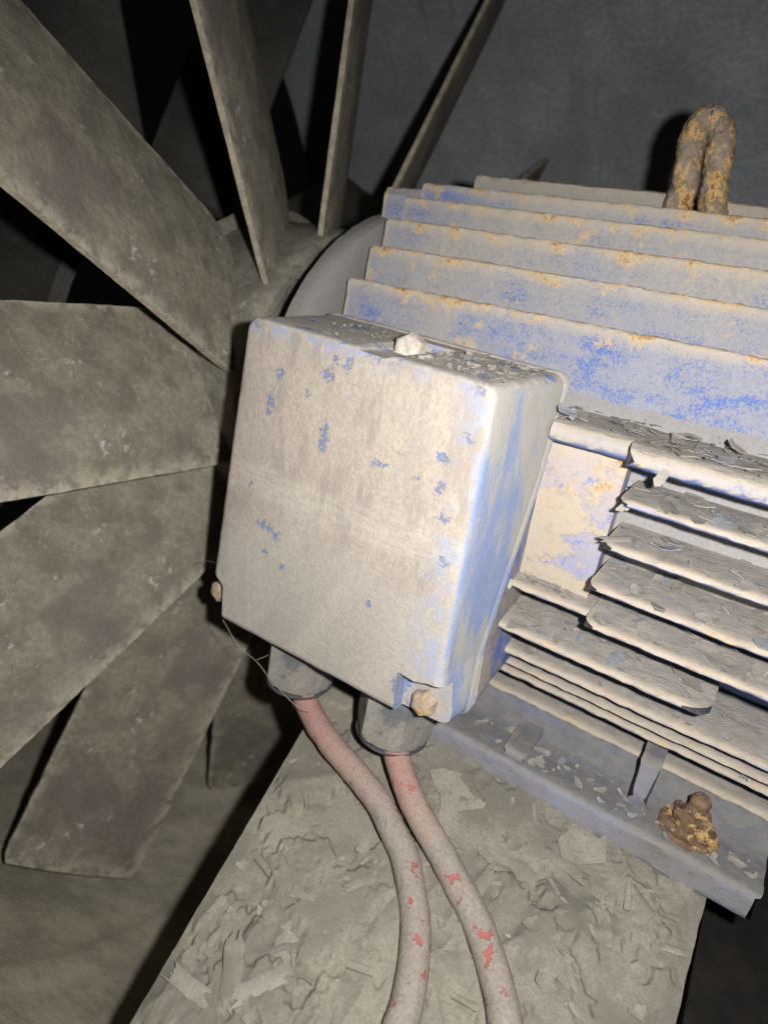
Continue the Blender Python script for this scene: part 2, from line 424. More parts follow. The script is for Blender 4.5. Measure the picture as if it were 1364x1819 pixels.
def lathe(name, prof, axis, center, n=48, mat=None, parent=None, sharp=35, ang=(0, 2 * PI), jit=0, seed=1, hexr=None):
    """prof: (radius, along-axis) points; axis 'x','y','z'"""
    P = np.array(prof, float); K = len(P); full = abs(ang[1] - ang[0] - 2 * PI) < 1e-6
    A = np.linspace(ang[0], ang[1], n, endpoint=not full)
    V = np.zeros((n, K, 3))
    for i, a in enumerate(A):
        r = P[:, 0].copy()
        if hexr is not None:
            k = math.cos(PI / 6) / math.cos(((a + PI / 6) % (PI / 3)) - PI / 6)
            r = np.where(hexr, r * k, r)
        c, s = np.cos(a) * r, np.sin(a) * r
        if axis == 'x': V[i] = np.stack([P[:, 1], c, s], 1)
        elif axis == 'y': V[i] = np.stack([c, P[:, 1], s], 1)
        else: V[i] = np.stack([c, s, P[:, 1]], 1)
    V += np.array(center)
    if jit:
        for ax in range(3): V[..., ax] += vnoise(V, 260, seed + ax * 5, 2) * jit + vnoise(V, 900, seed + 3 + ax * 5, 2) * jit * .5
    F = []
    for i in range(n if full else n - 1):
        for j in range(K - 1):
            F.append((i * K + j, i * K + j + 1, ((i + 1) % n) * K + j + 1, ((i + 1) % n) * K + j))
    me = mesh(name, V.reshape(-1, 3), F, True, sharp)
    return link(name, me, mat, parent) if mat else me

def tube(name, pts, rad, n=14, mat=None, parent=None, sub=8, wear=None, jit=0, seed=0):
    """Catmull-Rom tube"""
    P = [Vector(p) for p in pts]; P = [P[0] * 2 - P[1]] + P + [P[-1] * 2 - P[-2]]
    C = []
    for i in range(1, len(P) - 2):
        for s in range(sub):
            t = s / sub; a, b, c, d = P[i - 1], P[i], P[i + 1], P[i + 2]
            C.append(.5 * ((2 * b) + (c - a) * t + (2 * a - 5 * b + 4 * c - d) * t * t + (3 * b - a - 3 * c + d) * t ** 3))
    C.append(P[-2]); V = []; F = []; W = []
    T0 = (C[1] - C[0]).normalized(); up = T0.orthogonal().normalized()
    for i, c in enumerate(C):
        T = (C[min(i + 1, len(C) - 1)] - C[max(i - 1, 0)]).normalized()
        up = (up - T * up.dot(T)).normalized(); sd = T.cross(up)
        f = i / (len(C) - 1)
        for k in range(n):
            a = 2 * PI * k / n
            V.append(c + (up * math.cos(a) + sd * math.sin(a)) * rad)
            W.append(wear(f) if wear else 0)
    V = np.array([tuple(v) for v in V])
    if jit:
        for ax in range(3): V[:, ax] += vnoise(V, 120, seed + ax, 3) * jit
    for i in range(len(C) - 1):
        for k in range(n):
            F.append((i * n + k, i * n + (k + 1) % n, (i + 1) * n + (k + 1) % n, (i + 1) * n + k))
    F.append(tuple(range(n))); F.append(tuple(range((len(C) - 1) * n, len(C) * n)))
    me = mesh(name, V, F, True, 60)
    if wear: set_attr(me, 'wear', W)
    return link(name, me, mat, parent) if mat else me

def bolt_me(name, r, h, jit=.0006, seed=1, axis='y', n=36):
    """corroded hexagon head with a domed, pitted crown; head grows toward -axis for y, + for z"""
    sg = -1 if axis == 'y' else 1
    prof = [(r * 1.02, 0), (r * 1.02, sg * h * .35), (r, sg * h * .7), (r * .86, sg * h * .95), (r * .5, sg * h * 1.04), (r * .01, sg * h)]
    # extra rings for pitting
    return lathe(name, resample(prof, .0012), axis, (0, 0, 0), n, None, None, 50, jit=jit, seed=seed, hexr=np.array([True] * len(resample(prof, .0012))))

# ------------------------------------------------------------------ flakes of paint
def flake_geo(size, curl, rng, rings=2, n=9, th=.0004, aspect=None):
    asp = aspect or rng.uniform(.45, 1.0)
    ang = np.sort(rng.uniform(0, 2 * PI, n) * .35 + np.linspace(0, 2 * PI, n, endpoint=False) * 1.0)
    rad = size * (.8 + .2 * np.sin(np.arange(n) * 6.28 / n * 2 + rng.uniform(0, 6)) ) * rng.uniform(.72, 1.0, n)
    V = [(0, 0, 0)]; F = []
    for k in range(1, rings + 1):
        for a, r in zip(ang, rad):
            V.append((math.cos(a) * r * k / rings, math.sin(a) * r * asp * k / rings, 0))
    V = np.array(V)
    u = V[:, 0] / size; v = V[:, 1] / size
    ca = rng.uniform(0, PI); q = u * math.cos(ca) + v * math.sin(ca)
    V[:, 2] = curl * size * (q ** 2) + size * .06 * np.sin(u * 5 + rng.uniform(0, 6)) * np.abs(curl) 
    V[:, 0] -= np.cos(ca) * np.sign(q) * (q ** 2) * abs(curl) * size * .35
    for j in range(n): F.append((0, 1 + j, 1 + (j + 1) % n))
    for k in range(rings - 1):
        for j in range(n):
            a = 1 + k * n + j; b = 1 + k * n + (j + 1) % n
            F.append((a, a + n, b + n, b))
    base = 1 + (rings - 1) * n; m0 = len(V)
    V = np.vstack([V, V[base:base + n] - np.array([0, 0, th])])
    for j in range(n):
        F.append((base + j, m0 + j, m0 + (j + 1) % n, base + (j + 1) % n))
    return V, F

def frame_to(normal, spin):
    nrm = Vector(normal).normalized()
    q = Vector((0, 0, 1)).rotation_difference(nrm)
    return (q.to_matrix() @ Matrix.Rotation(spin, 3, 'Z')).to_4x4()

FLAKES = {}
def flake_lib():
    rng = np.random.default_rng(11)
    for kind, curl in (('flat', .10), ('bent', .45), ('curled', .95)):
        lst = []
        for i in range(8):
            V, F = flake_geo(1.0, curl * rng.uniform(.6, 1.2), rng, 2, 13, .05)
            lst.append((V, F))
        FLAKES[kind] = lst
flake_lib()
def roll_lib():
    rng = np.random.default_rng(5); lst = []
    for i in range(8):
        m, n = 9, 6; arc = rng.uniform(1.6, 3.6); rr = rng.uniform(.16, .26)
        V = []
        for b in range(n):
            for a in range(m):
                t = (a / (m - 1) - .5) * arc; r = rr * (1 + .25 * b / (n - 1) * rng.uniform(.8, 1.2))
                x = (b / (n - 1) - .5) * 1.8 + (rng.uniform(-.05, .05) if b in (0, n - 1) else 0)
                V.append((x, math.sin(t) * r, rr - math.cos(t) * r if i % 2 else math.cos(t) * r - rr * .2))
        F = [(b * m + a, b * m + a + 1, (b + 1) * m + a + 1, (b + 1) * m + a) for b in range(n - 1) for a in range(m - 1)]
        lst.append((np.array(V), F))
    FLAKES['roll'] = lst
roll_lib()
def wide_lib():
    # broad sheets that have lifted and arched
    rng = np.random.default_rng(9); lst = []
    for i in range(8):
        m, n = 8, 7; arc = rng.uniform(.9, 2.1); rr = 1.1 / arc * .55; V = []
        e0 = rng.uniform(-.22, .22, m); e1 = rng.uniform(-.22, .22, m); f0 = rng.uniform(.75, 1.1, n); f1_ = rng.uniform(.75, 1.1, n)
        for b in range(n):
            for a in range(m):
                k = a / (m - 1) * 2 - 1; t = k * arc / 2 * (f0[b] if k < 0 else f1_[b])
                y = (b / (n - 1) * 2 - 1) * .9 + (e0[a] if b == 0 else e1[a] if b == n - 1 else 0)
                z = (math.cos(t) * rr - rr * math.cos(arc / 2)) * (1 - .35 * y) * .55
                V.append((math.sin(t) * rr * 1.2, y, z))
        F = [(b * m + a, b * m + a + 1, (b + 1) * m + a + 1, (b + 1) * m + a) for b in range(n - 1) for a in range(m - 1)]
        lst.append((np.array(V), F))
    FLAKES['wide'] = lst
wide_lib()

def scatter(parent, name, spots, big_limit, mats, seed):
    """spots: (pos, normal, size, kind). The largest become parts of their own, the rest one joined part."""
    rng = random.Random(seed)
    spots = sorted(spots, key=lambda s: -s[2])
    lib = {}
    for k, lst in FLAKES.items():
        for i, (V, F) in enumerate(lst):
            for mi, m_ in enumerate(mats):
                me = bpy.data.meshes.new('flake_shape'); me.from_pydata([tuple(v) for v in V], [], F); me.shade_smooth()
                me.set_sharp_from_angle(angle=math.radians(50)); me.materials.append(m_); lib[(k, i, mi)] = me
    for (p, nrm, sz, kind) in spots[:big_limit]:
        me = lib[(kind, rng.randrange(8), rng.randrange(len(mats)))]
        o = bpy.data.objects.new(name, me); COL.objects.link(o); o.parent = parent
        tiltn = Vector(nrm) + Vector((rng.uniform(-.16, .16), rng.uniform(-.16, .16), rng.uniform(-.05, .05)))
        o.matrix_local = Matrix.Translation(Vector(p)) @ frame_to(tiltn, rng.uniform(0, 2 * PI)) @ Matrix.Diagonal((sz, sz, sz * rng.uniform(.6, 1.1), 1))
    rest = spots[big_limit:]
    if rest:
        VV = []; FF = []; MI = []; base = 0
        for (p, nrm, sz, kind) in rest:
            V, F = FLAKES[kind][rng.randrange(8)]
            tiltn = Vector(nrm) + Vector((rng.uniform(-.2, .2), rng.uniform(-.2, .2), rng.uniform(-.05, .05)))
            mm = np.array(Matrix.Translation(Vector(p)) @ frame_to(tiltn, rng.uniform(0, 2 * PI)) @ Matrix.Diagonal((sz, sz, sz, 1)))
            VV.append((np.c_[V, np.ones(len(V))] @ mm.T)[:, :3]); mi = rng.randrange(len(mats))
            for f in F: FF.append(tuple(i + base for i in f)); MI.append(mi)
            base += len(V)
        me = bpy.data.meshes.new('flake_crumbs'); me.from_pydata([tuple(v) for v in np.vstack(VV)], [], FF)
        me.polygons.foreach_set('material_index', MI); me.shade_smooth(); me.set_sharp_from_angle(angle=math.radians(50))
        o = link('flake_crumbs', me, mats, parent); o['kind'] = 'stuff'

# ================================================================== duct (the setting)
def duct():
    a0, a1 = math.radians(207), math.radians(360 + 106)
    n, K = 220, 120
    A = np.linspace(a0, a1, n); X = np.linspace(-.62, .75, K)
    r = .515
    V = np.zeros((n, K, 3))
    V[..., 0] = X[None, :]; V[..., 1] = np.cos(A)[:, None] * r; V[..., 2] = np.sin(A)[:, None] * r
    d = vnoise(V, 4, 5, 2) * .006
    # rolled seam round the duct
    seam = np.exp(-((V[..., 0] + .135) / .006) ** 2) * .004
    V[..., 1] -= np.cos(A)[:, None] * (d + seam); V[..., 2] -= np.sin(A)[:, None] * (d + seam)
    idx = lambda i, j: i * K + j
    F = [(idx(i, j), idx(i, j + 1), idx(i + 1, j + 1), idx(i + 1, j)) for i in range(n - 1) for j in range(K - 1)]
    # outer skin for real sheet thickness
    W = V.copy(); W[..., 1] *= 1.012; W[..., 2] *= 1.012; o = n * K
    F += [(o + a, o + d_, o + c, o + b) for a, b, c, d_ in F]
    for j in range(K - 1):
        F.append((idx(0, j), idx(0, j + 1), o + idx(0, j + 1), o + idx(0, j)))
        F.append((idx(n - 1, j), idx(n - 1, j + 1), o + idx(n - 1, j + 1), o + idx(n - 1, j)))
    me = bpy.data.meshes.new('duct_wall'); me.from_pydata([tuple(v) for v in np.vstack([V.reshape(-1, 3), W.reshape(-1, 3)])], [], F)
    me.shade_smooth()
    tag(link('duct_wall', me, MAT['duct']), kind='structure')
duct()

# guide vanes downstream of the fan, seen dimly through the blades
gv = empty('guide_vane_ring', (-.42, 0, 0))
tag(gv, 'dim sooty ring of guide vanes seen behind the fan blades', 'guide vanes')
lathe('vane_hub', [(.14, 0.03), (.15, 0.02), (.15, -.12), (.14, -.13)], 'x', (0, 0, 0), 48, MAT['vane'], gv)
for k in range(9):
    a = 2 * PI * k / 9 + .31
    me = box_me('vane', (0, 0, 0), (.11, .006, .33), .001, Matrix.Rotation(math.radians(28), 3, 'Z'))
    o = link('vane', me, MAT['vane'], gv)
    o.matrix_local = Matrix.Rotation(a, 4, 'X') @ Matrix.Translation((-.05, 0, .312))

# ================================================================== fan
fan = empty('axial_fan', (-.21, .003, 0))
tag(fan, 'large dusty axial fan wheel with twelve flat steel blades behind the motor', 'fan')
lathe('hub', resample([(.02, .028), (.10, .028), (.122, .030), (.124, .036), (.127, .039), (.134, .039), (.138, .036), (.140, .030), (.140, -.050), (.150, -.056), (.02, -.056)], .012),
      'x', (0, 0, 0), 140, MAT['hub'], fan, 30, jit=.0014, seed=3)
PITCH = .534
def blade_me():
    """rectangular blade on a clipped root, lying along +z from the hub centre, near (leading) edge at +x"""
    r0, r1 = .124, .492
    nr, nc = 90, 30
    V = []; edge = []
    rs = np.linspace(0, 1, nr)
    top = np.zeros((nr, nc, 3))
    for i, t in enumerate(rs):
        r = r0 + (r1 - r0) * t
        ch = .127 + (.118 - .127) * t
        lo_, hi_ = -ch / 2, ch / 2           # lo = far (trailing), hi = near
        root = max(0, 1 - (r - r0) / .045)
        lo_ += root ** 1.8 * .022; hi_ -= root ** 4 * .004
        tipk = max(0, (r - (r1 - .02)) / .02)
        lo_ += .004 * tipk ** 3; hi_ -= .004 * tipk ** 3
        for j in range(nc):
            s = j / (nc - 1); c = lo_ + (hi_ - lo_) * s
            camber = -.004 * (1 - (2 * s - 1) ** 2)
            top[i, j] = (c, camber, r)
    th = .0021
    front = top.copy(); back = top.copy(); front[..., 1] -= th; back[..., 1] += th
    for A, sd in ((front, 1), (back, 2)):
        A[..., 1] += vnoise(A, 60, sd, 2) * .0004
    # ragged scale on the rims
    rag = vnoise(top * np.array([0, 0, 1.]) + 3.3, 160, 9, 4) * .0013
    for A in (front, back):
        A[:, 0, 0] += rag[:, 0]; A[:, -1, 0] += rag[:, -1] * .9
    V = np.vstack([front.reshape(-1, 3), back.reshape(-1, 3)])
    # world of the blade: x axis = fan axis, y = tangential
    c, s = math.cos(PITCH), math.sin(PITCH)
    W = V.copy()
    # chord (V.x) -> axis*sin + tangential(+)*cos ; thickness (V.y) -> axis*-cos ...
    W[:, 0] = V[:, 0] * s - V[:, 1] * c
    W[:, 1] = -V[:, 0] * c - V[:, 1] * s
    o = nr * nc; id_ = lambda i, j: i * nc + j
    F = []; MI = []
    for i in range(nr - 1):
        for j in range(nc - 1):
            F.append((id_(i, j), id_(i, j + 1), id_(i + 1, j + 1), id_(i + 1, j))); MI.append(0)
            F.append((o + id_(i, j), o + id_(i + 1, j), o + id_(i + 1, j + 1), o + id_(i, j + 1))); MI.append(0)
        for j in (0, nc - 1):
            F.append((id_(i, j), id_(i + 1, j), o + id_(i + 1, j), o + id_(i, j))); MI.append(1)
    for j in range(nc - 1):
        for i in (0, nr - 1):
            F.append((id_(i, j), id_(i, j + 1), o + id_(i, j + 1), o + id_(i, j))); MI.append(1)
    me = bpy.data.meshes.new('blade'); me.from_pydata([tuple(v) for v in W], [], F)
    bm = bmesh.new(); bm.from_mesh(me); bmesh.ops.recalc_face_normals(bm, faces=bm.faces); bm.to_mesh(me); bm.free()
    me.polygons.foreach_set('material_index', MI)
    jj = np.tile(np.arange(nc), nr) / (nc - 1); ii = np.repeat(np.arange(nr), nc) / (nr - 1)
    cr = np.clip(np.maximum.reduce([1 - (1 - jj) * 9, 1 - jj * 14, (1 - ii * 8) * .8, 1 - (1 - ii) * 18]), 0, 1)
    set_attr(me, 'crust', np.concatenate([cr, cr]))
    me.shade_smooth(); me.set_sharp_from_angle(angle=math.radians(40))
    return me
bme = blade_me(); bme.materials.append(MAT['blade']); bme.materials.append(MAT['blade_edge'])
for k in range(12):
    th = k * 2 * PI / 12 - .001
    o = bpy.data.objects.new('blade', bme); COL.objects.link(o); o.parent = fan
    # radial = (0,-cos th, sin th)
    rad = Vector((0, -math.cos(th), math.sin(th)))
    o.rotation_euler = (math.atan2(-rad.y, rad.z), 0, 0)
for k in range(12):
    a = 2 * PI * (k + .63) / 12
    o = link('hub_bolt', lathe('hub_bolt', [(.0055, 0), (.0055, .003), (.0045, .0045), (.0001, .005)], 'x', (0, 0, 0), 12, None, None, 40, jit=.0003, seed=k), MAT['hub'], fan)
    o.location = (.037, -math.cos(a) * .131, math.sin(a) * .131)
# weld bead running round each blade root
for k in range(12):
    th = k * 2 * PI / 12
    rad = Vector((0, -math.cos(th), math.sin(th))); c_, s_ = math.cos(PITCH), math.sin(PITCH)
    pts = [( -u * -s_, -u * c_, math.sqrt(.140 ** 2 - (u * c_) ** 2) + .001) for u in (-.02, 0, .02, .04, .054)]
    me = tube('root_weld', pts, .0042, 10, None, None, 5, jit=.0016, seed=k)
    o = link('root_weld', me, MAT['hub'], fan); o.rotation_euler = (math.atan2(-rad.y, rad.z), 0, 0)

# ================================================================== motor
motor = empty('electric_motor', (.1, 0, -.188))
MO = Vector((.1, 0, -.188))
tag(motor, 'blue finned electric motor coated in dust and flaking paint', 'motor')
def onmotor(o):
    o.location = -MO; return o
# barrel
def barrel():
    n, K = 120, 60
    prof = [(.02, -.118), (.10, -.118)] + [(.122, -.112)] + [(.124, x) for x in np.linspace(-.10, .32, 50)] + [(.115, .33), (.02, .335)]
    return lathe('barrel', prof, 'x', (0, 0, 0), 120, MAT['rib'], motor, jit=.0006, seed=4)
onmotor(barrel())
onmotor(lathe('flange', resample([(.03, -.112), (.150, -.112), (.156, -.114), (.158, -.118), (.158, -.128), (.154, -.132), (.03, -.132)], .01), 'x', (0, 0, 0), 120, MAT['flange'], motor, jit=.0005, seed=8))
onmotor(lumpy('flange_lug', [(-.05, .140), (-.052, .166), (-.048, .171), (-.022, .176), (-.016, .173), (-.016, .14)], (0, 1), -.122, -.103, MAT['upper_fin'], motor, rc=.004, rc1=.003, seed=91))
# upper upright fins
for i, (y, zt, x0) in enumerate([(-.104, .103, -.104), (-.0835, .128, -.104), (-.068, .148, -.104), (-.0485, .166, -.104), (-.026, .180, -.104), (.036, .178, -.104), (.058, .160, -.104), (.08, .138, -.104)]):
    zb = max(.04, math.sqrt(max(0, .124 ** 2 - y * y)) - .014)
    onmotor(lumpy('cooling_fin', vfin_prof(y, zt, zb), (0, 1), x0, .325, MAT['upper_fin'], motor, seed=i * 11, rc=.004, amp=.0007))
onmotor(lumpy('top_rib', [(.000, .11), (.000, .189), (.001, .1925), (.004, .194), (.014, .194), (.017, .191), (.018, .11)], (0, 1), -.075, .082, MAT['rib'], motor, seed=77, rc=.004, amp=.0007))
onmotor(lumpy('top_rib', [(.003, .11), (.003, .187), (.004, .1905), (.007, .192), (.015, .192), (.018, .189), (.019, .11)], (0, 1), .096, .175, MAT['rib'], motor, seed=78, rc=.004, amp=.0007))
# lifting eye: a welded loop of rusted bar
def eye():
    pts = []
    hw, z0, z1 = .0090, .168, .2265
    for z in (z0, .186, .206, z1 - .004): pts.append((-hw * (1.10 if z < .19 else 1), 0, z))
    for a in np.linspace(PI * .86, PI * .14, 5): pts.append((hw * math.cos(a), 0, z1 + hw * math.sin(a) * 1.25))
    for z in (z1 - .004, .206, .186, z0): pts.append((hw * (1.10 if z < .19 else 1), 0, z))
    me = tube('lifting_eye', pts, .0083, 44, None, None, 18)
    V = np.zeros(len(me.vertices) * 3); me.vertices.foreach_get('co', V); V = V.reshape(-1, 3)
    V[:, 1] *= 1.15
    for ax in range(3):
        V[:, ax] += vnoise(V, 110, 40 + ax, 2) * .0012 + vnoise(V, 380, 80 + ax, 5) * .0017
    sgn = np.sign(V[:, 0]); V[:, 0] -= sgn * np.clip((V[:, 2] - .222) / .02, 0, 1) * .0010
    V[:, 0] *= 1 + .18 * np.clip((.197 - V[:, 2]) / .015, 0, 1) * (np.abs(V[:, 0]) > .009)
    V[:, 0] -= (V[:, 2] - .19) * .13
    me.vertices.foreach_set('co', V.reshape(-1)); me.update()
    o = link('lifting_eye', me, MAT['rust'], motor)
    o.matrix_local = Matrix.Translation(-MO) @ Matrix.Translation((.0885, .002, 0)) @ Matrix.Rotation(math.radians(8), 4, 'Z')
    set_attr(me, 'tip', np.zeros(len(me.vertices)))
    return o
eye()
# fat ledge above the terminal pad and its longer nose
S = MAT['side_fin']
onmotor(lumpy('ledge', [(-.095, .038), (-.148, .0395), (-.1515, .0415), (-.1525, .044), (-.1522, .047), (-.150, .0502), (-.144, .052), (-.095, .056)], (-1, 0), .078, .126, S, motor, seed=120, rc=0, tiplen=.007))
onmotor(lumpy('ledge', [(-.095, .038), (-.160, .0395), (-.1648, .0415), (-.166, .0438), (-.1655, .0465), (-.163, .0495), (-.157, .0515), (-.095, .055)], (-1, 0), .123, .325, S, motor, seed=121, rc=.005, tiplen=.007))
onmotor(lumpy('terminal_pad', [(-.10, -.052), (-.136, -.051), (-.1365, .038), (-.10, .039)], (-1, 0), .045, .121, MAT['pad'], motor, seed=122, rc=.002, tiplen=.001, amp=.0003))
for i, z in enumerate((.0235, -.0015, -.0262)):
    onmotor(lumpy('side_fin', hfin_prof(z, -.166, -.095), (-1, 0), .1262 - .001 * i, .325, S, motor, seed=130 + i, rc=.005, amp=.0006))
onmotor(lumpy('side_fin', hfin_prof(-.048, -.152, -.095), (-1, 0), .05, .130, S, motor, seed=140, rc=0, rc1=.003))
onmotor(lumpy('side_fin', hfin_prof(-.0475, -.166, -.095), (-1, 0), .1275, .325, S, motor, seed=141, rc=.006))
onmotor(lumpy('side_fin', hfin_prof(-.073, -.160, -.09), (-1, 0), .03, .201, S, motor, seed=142, rc=.004, rc1=.014))
onmotor(lumpy('side_fin', hfin_prof(-.0985, -.139, -.07), (-1, 0), .0, .325, S, motor, seed=143, rc=.004))
onmotor(lumpy('side_fin', hfin_prof(-.123, -.121, -.05), (-1, 0), -.02, .325, S, motor, seed=144, rc=.004))
onmotor(lumpy('side_fin', hfin_prof(-.150, -.1015, -.03), (-1, 0), -.03, .325, S, motor, seed=145, rc=.004))
onmotor(lumpy('side_fin', hfin_prof(-.112, -.130, -.06, th=.003), (-1, 0), .0, .325, S, motor, seed=146, rc=.004))
# foot: web, shelf and front flange in one casting
FT = MAT['foot']
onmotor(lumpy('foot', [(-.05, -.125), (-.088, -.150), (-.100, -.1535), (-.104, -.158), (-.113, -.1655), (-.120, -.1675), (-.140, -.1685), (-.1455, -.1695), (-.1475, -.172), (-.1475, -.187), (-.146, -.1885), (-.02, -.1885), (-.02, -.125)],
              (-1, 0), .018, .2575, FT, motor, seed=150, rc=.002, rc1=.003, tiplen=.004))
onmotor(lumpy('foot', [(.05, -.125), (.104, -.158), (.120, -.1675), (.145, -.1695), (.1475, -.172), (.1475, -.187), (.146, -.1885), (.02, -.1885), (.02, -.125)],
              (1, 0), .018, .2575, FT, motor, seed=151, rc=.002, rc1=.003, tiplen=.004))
onmotor(lumpy('foot_rib', [(-.09, -.13), (-.124, -.134), (-.130, -.137), (-.131, -.160), (-.128, -.1705), (-.09, -.1705)], (-1, 0), .178, .190, FT, motor, seed=152, rc=.003, rc1=.003, dx=.0012))
onmotor(lumpy('foot_boss', [(-.10, -.171), (-.10, -.160), (-.112, -.1620), (-.140, -.1645), (-.1425, -.167), (-.1425, -.171)], (-1, 0), .100, .116, FT, motor, seed=153, rc=.002, rc1=.002, dx=.0012))
# rusted foot bolt: washer, hexagon nut and stub
MAT['rust_dark'] = simple('brown_rust', (.24, .16, .10), (.13, .08, .05), 120, rust=(90, .53), bump=.0014)
nut = link('foot_bolt', bolt_me('foot_bolt', .0115, .012, .0022, 5, 'z'), MAT['rust_dark'], motor)
nut.location = Vector((.2145, -.125, -.166)) - MO
stub = link('bolt_stub', lathe('bolt_stub', resample([(.0058, -.004), (.0058, .010), (.0045, .0125), (.0002, .013)], .002), 'z', (0, 0, 0), 20, None, None, 50, jit=.001, seed=31), MAT['rust_dark'], nut)
stub.location = (0.001, .001, .010)
wsh = link('washer', lathe('washer', resample([(.0002, .0015), (.0165, .0012), (.0175, -.001), (.0165, -.004)], .002), 'z', (0, 0, 0), 40, None, None, 60, jit=.0016, seed=33), MAT['rust_dark'], nut)
wsh.location = (0, 0, -.001)

# ------------------------------------------------------------------ terminal box
tb_y0 = -.220
def seam_y(z): return -.135 - .30 * (.07 - z)
def rounded(poly, rads, n=6):
    out = []
    N = len(poly)
    for i, p in enumerate(poly):
        r = rads[i] if isinstance(rads, (list, tuple)) else rads
        p = Vector(p); a = (Vector(poly[i - 1]) - p); b = (Vector(poly[(i + 1) % N]) - p)
        if r <= 0: out.append(p.copy()); continue
        ua, ub = a.normalized(), b.normalized(); ang = ua.angle(ub)
        d = min(r / math.tan(ang / 2), a.length * .48, b.length * .48)
        p1, p2 = p + ua * d, p + ub * d
        for k in range(n + 1):
            t = k / n; out.append((p1 * (1 - t) ** 2 + p * 2 * t * (1 - t) + p2 * t * t))
    return out
def inset(poly, d):
    """move each vertex of a CCW polygon along its averaged normal by d (positive = inward)"""
    N = len(poly); out = []
    for i in range(N):
        a, p, b = poly[i - 1], poly[i], poly[(i + 1) % N]
        e1 = (p - a); e2 = (b - p)
        n1 = Vector((-e1.y, e1.x)); n2 = Vector((-e2.y, e2.x))
        n = (n1.normalized() if n1.length > 1e-9 else Vector((0, 0))) + (n2.normalized() if n2.length > 1e-9 else Vector((0, 0)))
        if n.length > 1e-9: n.normalize()
        out.append(p + n * d)
    return out
def dens(poly, step):
    out = []
    for i in range(len(poly)):
        a, b = poly[i], poly[(i + 1) % len(poly)]
        n = max(1, int((b - a).length / step))
        for k in range(n): out.append(a.lerp(b, k / n))
    return out

# cover: outline of the face, counter-clockwise in (x, z)
OUT = [(-.0985, -.1245), (.050, -.122), (.0835, -.121), (.0765, -.085), (.0685, .0700), (-.0895, .0745)]
outline = dens(rounded(OUT, [.008, 0, .009, .02, .009, .009]), .004)
def cover_me():
    secs = []
    N = len(outline)
    for d, y in ((.0050, tb_y0), (.0030, tb_y0 + .0005), (.0015, tb_y0 + .0015), (.0004, tb_y0 + .0032), (0, tb_y0 + .0056)):
        secs.append([Vector((p.x, y, p.y)) for p in inset(outline, d)])
    K = 22
    for k in range(1, K + 1):
        t = k / K; row = []
        for p in outline:
            ys = seam_y(p.y); y = (tb_y0 + .0056) * (1 - t) + ys * t
            q = p * 1.0
            # draft: the casting widens toward its mouth
            g_ = .0075 * t * min(1, (ys - tb_y0) / .07)
            cx, cz = -.01, -.02
            dx = g_ if p.x > .055 else (-g_ if p.x < -.08 else 0)
            dz = g_ * .55 if p.y > .06 else (-g_ * .3 if p.y < -.112 else 0)
            row.append(Vector((q.x + dx, y, q.y + dz)))
        secs.append(row)
    # lip at the mouth
    last = secs[-1]
    lip = [Vector((v.x + (.0014 if v.x > .055 else (-.0014 if v.x < -.08 else 0)), v.y - .0005, v.z + (.0012 if v.z > .06 else (-.0012 if v.z < -.112 else 0)))) for v in last]
    secs[-1] = [v + Vector((0, -.0035, 0)) for v in last]
    secs.append(lip); secs.append([v + Vector((0, .0022, 0)) for v in lip]); secs.append([v + Vector((0, .0026, 0)) for v in last])
    V = np.array([[tuple(v) for v in s] for s in secs])
    V[5:, :, 0] += vnoise(V[5:], 60, 3, 3) * .0005; V[5:, :, 2] += vnoise(V[5:], 60, 4, 3) * .0005
    V[:5, :, :] += (vnoise(V[:5], 150, 5, 2) * .00025)[..., None]
    K2 = len(secs); F = []
    for i in range(K2 - 1):
        for j in range(N):
            k = (j + 1) % N; F.append((i * N + j, i * N + k, (i + 1) * N + k, (i + 1) * N + j))
    F.append(tuple(range(N))); F.append(tuple(range((K2 - 1) * N, K2 * N)))
    return mesh('cover', V.reshape(-1, 3), F, True, 50)
cover = bpy.data.objects.new('cover', cover_me()); COL.objects.link(cover)
cutters = []
def cutter(outl, y0, y1, bev=.0012):
    me = prism('cut', outl, y0, y1, None, bev=bev)
    o = bpy.data.objects.new('cut', me); COL.objects.link(o); cutters.append(o)
    m = cover.modifiers.new('b', 'BOOLEAN'); m.operation = 'DIFFERENCE'; m.object = o; m.solver = 'EXACT'
cutter([(.0495, -.0955), (.053, -.14), (.11, -.14), (.11, -.1), (.0785, -.0925), (.069, -.0935), (.0605, -.0965)][::-1], -.24, -.2085)     # lower right bolt recess
cutter([(-.12, -.0895), (-.098, -.0905), (-.0865, -.0985), (-.0848, -.118), (-.0848, -.15), (-.12, -.15)], -.24, -.150)       # lower left corner cut away
cutter([(-.020, .0785), (-.0155, .0735), (-.010, .0705), (.006, .0695), (.0105, .0725), (.013, .079), (.013, .09), (-.020, .09)], -.24, -.150, .001)   # dip in the top rim
dg = bpy.context.evaluated_depsgraph_get()
me = bpy.data.meshes.new_from_object(cover.evaluated_get(dg)); me.name = 'cover'
bpy.data.objects.remove(cover)
for o in cutters: bpy.data.objects.remove(o)
me.shade_smooth(); me.set_sharp_from_angle(angle=math.radians(42))
